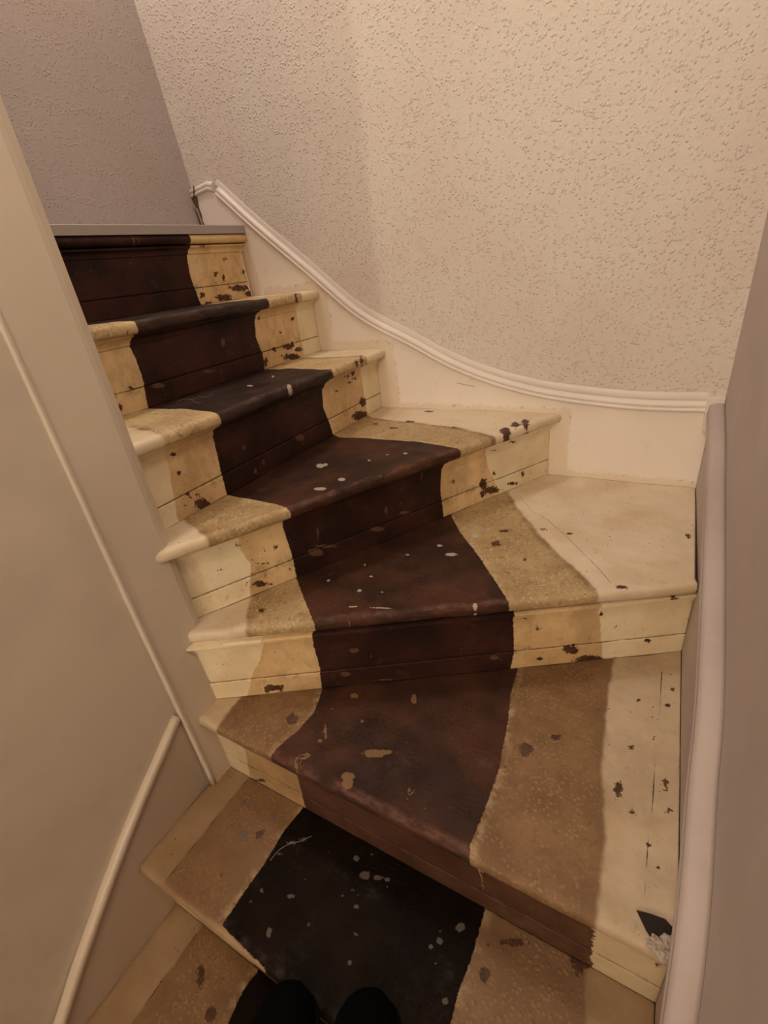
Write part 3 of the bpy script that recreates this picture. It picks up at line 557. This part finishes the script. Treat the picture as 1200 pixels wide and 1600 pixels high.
# wall of the landing, leaning slightly with the old house
me = bpy.data.meshes.new('wall_far_left')
x = lambda z: -1.541 - 0.0905 * (z - 1.875)
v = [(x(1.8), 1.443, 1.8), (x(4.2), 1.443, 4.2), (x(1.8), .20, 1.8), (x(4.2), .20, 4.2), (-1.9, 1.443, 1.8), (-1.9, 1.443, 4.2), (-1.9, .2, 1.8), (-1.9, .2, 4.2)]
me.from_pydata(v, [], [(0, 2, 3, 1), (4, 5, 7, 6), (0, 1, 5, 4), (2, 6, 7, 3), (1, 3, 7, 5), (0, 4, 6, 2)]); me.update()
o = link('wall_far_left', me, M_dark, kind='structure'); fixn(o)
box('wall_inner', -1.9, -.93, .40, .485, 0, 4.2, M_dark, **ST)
box('wall_rear', -.96, .30, -2.7, -2.6, 0, 2.9, M_left, **ST)
box('floor', -.96, .30, -2.6, 0.9, -.1, 0, M_floor, **ST)
box('floor_landing', -1.9, -1.455, .485, 1.443, 1.70, 1.812, M_strip, **ST)
box('floor_landing_edge', -1.455, -1.352, .485, 1.4425, 1.8002, 1.812, M_strip, **ST)
box('ceiling_hall', -.96, .30, -2.7, -.35, 2.9, 3.0, M_ceil, **ST)
box('wall_upper_front', -.93, .30, -.45, -.35, 3.0, 4.2, M_left, **ST)
prism('wall_upper_left', [(-.817, -.35), (-.96, -.35), (-.96, .349), (-.817, .349)], 2.9, 4.2, M_left, **ST)
box('ceiling', -2.0, .30, -.45, 1.54, 4.2, 4.3, M_ceil, **ST)

# grey laminate strip on the edge of the landing
strip = prism('edging_strip', [(-1.352, 1.812), (-1.352, 1.8255), (-1.3325, 1.8255), (-1.330, 1.823), (-1.330, 1.8005), (-1.3445, 1.8005), (-1.3445, 1.812)], .487, 1.4325, M_strip, axis='y')
strip.data.update(); tag(strip, 'flat grey edging strip along the front of the top landing', 'edging strip')

# ---------------------------------------------------------------- skirting of the back wall
INNER = [(-1.535, 1.941), (-1.456, 1.946), (-1.43, 1.928), (-1.283, 1.799), (-1.096, 1.648), (-.915, 1.501), (-.731, 1.406), (-.60, 1.338), (-.474, 1.289), (-.34, 1.253), (-.207, 1.232), (-.041, 1.218), (.124, 1.218)]
ic = np.array(INNER); bot = 0.90
xs = np.linspace(-1.525, .124, 520)
top = np.interp(xs, ic[:, 0], ic[:, 1])
boxes = [(-.30, .14, .8, 1.020), (-.50, -.222, .8, 1.212), (-.9, -.235, .8, 1.214), (-.97, -.790, .8, 1.418), (-1.15, -.81, .8, 1.428), (-1.3, -1.030, .8, 1.622), (-1.5, -1.322, .8, 1.80)]
rows = []
for t in np.linspace(0, 1, 150): rows.append(np.column_stack([xs, np.full(520, 1.4335), bot + (top - bot) * t]))
rows.append(np.column_stack([xs, np.full(520, 1.4425), top])); rows.append(np.column_stack([xs, np.full(520, 1.4425), np.full(520, bot)]))
P = np.array(rows)
cr_ = np.full(P.shape[:2], .05)
for x0, x1, z0, z1 in boxes:
    cr_ = np.minimum(cr_, sdf_poly([(x0, z0), (x1, z0), (x1, z1), (x0, z1)], P[..., 0], P[..., 2]))
sk = grid('baseboard_back', P, M_skirt, None, wrap=True, caps=True, attrs={'cream': np.clip(cr_, -.05, .05)}, smooth=False, kind='structure'); fixn(sk)
MOULD = [(0.0, -.001), (-.003, -.001), (-.0065, .001), (-.0078, .0045), (-.0068, .008), (-.0042, .0098), (-.0040, .0112), (-.0052, .013), (-.0060, .0165), (-.0050, .0205), (-.0015, .0245), (0.005, .0275), (0.009, .028), (0.009, -.001)]
mp = dense([(x_, 1.4335, z_) for x_, z_ in INNER[2:]], .012)
sweep('moulding', mp, MOULD, M_white, sk, side=(0, 1, 0), up=(0, 0, 1))
sweep('moulding', np.array([(-1.566, 1.4335, 1.934), (-1.50, 1.4335, 1.9415), (-1.462, 1.4335, 1.946), (-1.440, 1.4335, 1.940)]), MOULD, M_white, sk, side=(0, 1, 0), up=(0, 0, 1))
# old filler smeared between moulding and wallpaper
fp = dense([(x_, 1.4425, z_ + .030) for x_, z_ in INNER[2:]], .02)
sweep('filler', fp, [(0, -.004), (-.0022, 0.0), (-.0018, .008), (-.0006, .017), (0.0004, .020), (0.0006, -.004)], M_white, sk, side=(0, 1, 0), up=(0, 0, 1))
# splintered end of the skirting at the landing wall
jag = [(-1.560, 1.826), (-1.512, 1.826), (-1.518, 1.850), (-1.524, 1.862), (-1.521, 1.885), (-1.527, 1.905), (-1.522, 1.925), (-1.520, 1.962), (-1.524, 1.955), (-1.535, 1.944), (-1.556, 1.936), (-1.566, 1.925), (-1.555, 1.90), (-1.560, 1.87)]
prism('splintered_end', jag, 1.4285, 1.4427, M_raw, sk, 'torn bare brown wood at the upper end', axis='y', bevel=.0008)
for j, (x0, z0, x1, z1, w) in enumerate([(-1.531, 1.90, -1.522, 1.85, .0025), (-1.545, 1.918, -1.533, 1.894, .003), (-1.530, 1.935, -1.519, 1.968, .003), (-1.522, 1.85, -1.514, 1.83, .004)]):
    prism('splinter', [(x0 - w, z0), (x0 + w, z0 + .002), (x1 + w * .4, z1), (x1 - w * .4, z1 - .001)], 1.423 + .001 * j, 1.4287, [M_plaster, M_plaster, M_raw, M_raw][j], sk, axis='y')

# skirting of the right wall, following the steps down
RT = [(1.434, 1.214), (1.25, 1.172), (1.11, 1.128), (.87, 1.062), (.65, .992), (.55, .922), (.45, .867), (.385, .810), (.33, .737), (.2, .61), (0, .43), (-.25, .20), (-.55, .13), (-2.6, .12)]
pts = [(y_, z_) for y_, z_ in RT] + [(-2.6, 0.0), (.0, 0.0), (1.434, .75)]
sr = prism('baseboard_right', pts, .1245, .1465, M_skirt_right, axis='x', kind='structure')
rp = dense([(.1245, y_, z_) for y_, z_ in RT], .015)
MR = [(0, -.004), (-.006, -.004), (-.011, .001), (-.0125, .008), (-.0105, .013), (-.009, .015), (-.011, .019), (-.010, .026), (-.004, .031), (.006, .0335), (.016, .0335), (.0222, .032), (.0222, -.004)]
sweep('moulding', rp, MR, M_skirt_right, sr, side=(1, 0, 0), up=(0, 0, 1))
# little block where the two skirtings meet
box('corner_block', .108, .146, 1.420, 1.4425, 1.17, 1.258, M_white, sr, bevel=.002)

# skirting of the left wall
LT = [(.3495, .832), (.173, .690), (.016, .543), (-.07, .452), (-.30, .22), (-.45, .14), (-2.6, .12)]
pl = [(y_, z_) for y_, z_ in LT] + [(-2.6, 0), (-.2, 0), (.3495, .55)]
sl = prism('baseboard_left', pl, -.832, -.8105, M_skirt_left, axis='x', kind='structure')
lp = dense([(-.8105, y_, z_) for y_, z_ in LT], .015)
ML = [(0, -.004), (.003, -.004), (.0065, .000), (.008, .006), (.007, .011), (.004, .0145), (-.002, .016), (-.008, .0165), (-.012, .0165), (-.012, -.004)]
sweep('moulding', lp, ML, M_skirt_left, sl, side=(1, 0, 0), up=(0, 0, 1))
# half round strip covering the joint between left wall and newel board
tp = dense([(-.7925, .3495, .603), (-.800, .350, .90), (-.809, .352, 1.2), (-.812, .354, 1.6), (-.812, .356, 2.2), (-.812, .357, 4.2)], .03)
sweep('trim_1', tp, [(-.010, -.006)] + [(.0030 * math.cos(a) - .001, .0048 * math.sin(a)) for a in np.linspace(-1.5, 1.5, 9)] + [(-.010, .006)], M_left, None, side=(1, 0, 0), kind='structure')

# ---------------------------------------------------------------- loose things
# plaster and splinters at the broken right end of the second tread
t = link('plaster_rubble', None); t.location = (.108, .375, .80)
tag(t, 'crumbled plaster lumps in the broken hole at the right wall end of the big lower tread', 'rubble')
rng = np.random.default_rng(4)
hole = prism('torn_hole_shade', [(.073, .414), (.090, .418), (.108, .420), (.1235, .410), (.1235, .378), (.100, .382), (.086, .395)], .8005, .8022, M_hole, None, bevel=0)  # flat dark plate on the tread paints the shade of the hole
hole.parent = t; hole.matrix_parent_inverse = Matrix.Translation(t.location).inverted(); hole['label'] = 'flat dark plate for the shade inside the torn cavity'
def lump(cx, cy, cz, r, mat, seed):
    bm = bmesh.new(); bmesh.ops.create_icosphere(bm, subdivisions=3, radius=1)
    rg = np.random.default_rng(seed); ph = rg.uniform(0, 6, 6)
    for v_ in bm.verts:
        c_ = v_.co; k_ = 1 + .22 * math.sin(5 * c_.x + ph[0]) + .18 * math.sin(6 * c_.y + ph[1]) + .15 * math.sin(9 * c_.z + ph[2]) + .1 * math.sin(13 * (c_.x + c_.y) + ph[3])
        v_.co = Vector((c_.x * r * k_, c_.y * r * .8 * k_, c_.z * r * .55 * k_)) + Vector((cx, cy, cz))
    me = bpy.data.meshes.new('plaster_lump'); bm.to_mesh(me); bm.free()
    o = link('plaster_lump', me, mat, t); o.matrix_parent_inverse = Matrix.Translation(t.location).inverted(); return o
for i, (cx, cy, r) in enumerate([(.098, .387, .008), (.112, .392, .011), (.105, .376, .009), (.117, .380, .008), (.094, .379, .006), (.120, .397, .007)]):
    lump(cx, cy, .803, r, M_plaster, i)

# white paint drips where the top riser meets the skirting
def drips():
    bm = bmesh.new()
    for z_, x_, r_, h_ in [(1.752, 1.418, .0055, .010), (1.728, 1.415, .004, .016), (1.700, 1.419, .0045, .014), (1.676, 1.421, .0055, .012), (1.654, 1.424, .004, .013), (1.630, 1.422, .0045, .012), (1.612, 1.427, .0035, .008)]:
        g_ = bmesh.ops.create_icosphere(bm, subdivisions=2, radius=1)
        for v_ in g_['verts']: v_.co = Vector((-1.3612 + v_.co.x * .0022, x_ + v_.co.y * r_, z_ + v_.co.z * h_))
    me = bpy.data.meshes.new('paint_drips'); bm.to_mesh(me); bm.free()
    for p_ in me.polygons: p_.use_smooth = True
    link('paint_drips', me, M_white, stair, 'runs of whitish paint at the right end of the topmost riser')
drips()

# stray fibres and straws
def fibre(pts, r, label, group=None, mat=None):
    o = tube('stray_fibre', pts, r, mat or M_fibre); tag(o, label, 'fibre', group); return o
def z_(p, z): return [(a, b, z + c) for a, b, c in p]
GF = 'pale straws on the grey brown upper tread'
fibre([(-1.056, .757, 1.4016), (-1.058, .784, 1.4025), (-1.031, .791, 1.4016), (-1.033, .802, 1.402)], .00045, 'thin pale straw on the grey brown upper tread, nearest its cream corner', GF)
fibre([(-1.038, .790, 1.402), (-.988, .763, 1.402), (-.967, .760, 1.4016)], .00045, 'long pale straw lying towards the nosing of the grey brown upper tread', GF)
fibre([(-1.046, .820, 1.402), (-1.009, .808, 1.4022), (-1.010, .836, 1.402)], .00045, 'bent pale straw farthest from the cream corner of the upper tread', GF)
fibre([(-.519, .378, .8015), (-.526, .387, .803), (-.524, .401, .803), (-.505, .410, .8016), (-.515, .395, .8025), (-.512, .383, .8016)], .00045, 'curled pale fibre on the nosing of the big lower tread')
fibre([(-.298, .435, .8015), (-.296, .426, .8018), (-.290, .424, .8018), (-.287, .436, .8015)], .00045, 'tiny hooked white fibre on the dark part of the big lower tread')
fibre([(-.560, .282, .6012), (-.555, .306, .6022), (-.541, .327, .6016), (-.525, .339, .6022), (-.510, .358, .6012)], .0006, 'pale straw along the edge of the blackened tread')
fibre([(-.712, .285, .6012), (-.699, .264, .6018), (-.694, .250, .6012)], .0006, 'fine pale hair on the dirty cream side of the blackened tread')
fibre([(-.719, .182, .6014), (-.709, .193, .6014)], .0010, 'short white straw bit by the front edge of the blackened tread')
fibre([(-.573, 1.4328, 1.288), (-.545, 1.4325, 1.283), (-.513, 1.4328, 1.277)], .00045, 'dark hair stuck to the white skirting above the red winder tread', None, M_hole)

# toes of the black shoes standing at the foot of the picture
def shoe(label, tx, ty, ang, z0=.6005):
    root = link('shoe', None); root.location = (tx, ty, z0); root.rotation_euler = (0, 0, ang)
    tag(root, label, 'shoe', 'black shoes on the blackened lower tread')
    # outline from heel (y=-.27) to toe tip (y=0): half widths left/right and heights
    ys = [-.272, -.268, -.25, -.22, -.17, -.12, -.08, -.05, -.028, -.012, -.004, 0.0]
    wl = [.010, .022, .032, .034, .032, .040, .049, .050, .045, .034, .022, .004]
    hh = [.060, .075, .085, .090, .085, .068, .056, .050, .045, .040, .034, .028]
    K = 22; rows = []
    for y_, w_, h_ in zip(ys, wl, hh):
        r = []
        for j in range(K):
            a = math.pi * j / (K - 1)
            r.append((w_ * math.copysign(abs(math.cos(a)) ** .75, math.cos(a)) + (.006 if y_ > -.1 else 0), y_, .012 + (h_ - .012) * math.sin(a) ** .8))
        rows.append(r)
    P = np.array(rows)
    up_ = grid('shoe_upper', P, M_shoe, root, caps=False); fixn(up_)
    m_ = up_.modifiers.new('s', 'SUBSURF'); m_.levels = 1; m_.render_levels = 2
    out = [(w_ + .004 + .006 * (y_ > -.1), y_) for y_, w_ in zip(ys, wl)] + [(-w_ - .004 + .006 * (y_ > -.1), y_) for y_, w_ in list(zip(ys, wl))[::-1]]
    prism('sole', out, 0.0, .014, M_sole, root, bevel=.002)
    lac = [(-.016, -.105, .0665), (.020, -.112, .0675), (-.016, -.125, .073), (.020, -.132, .075), (-.016, -.145, .081)]
    tube('laces', lac, .002, M_sole, root)
    return root
shoe('right black shoe with its round toe on the blackened lower tread', -.262, .212, 0.05)
shoe('left black shoe set back behind the other at the bottom edge', -.385, .160, 0.10)
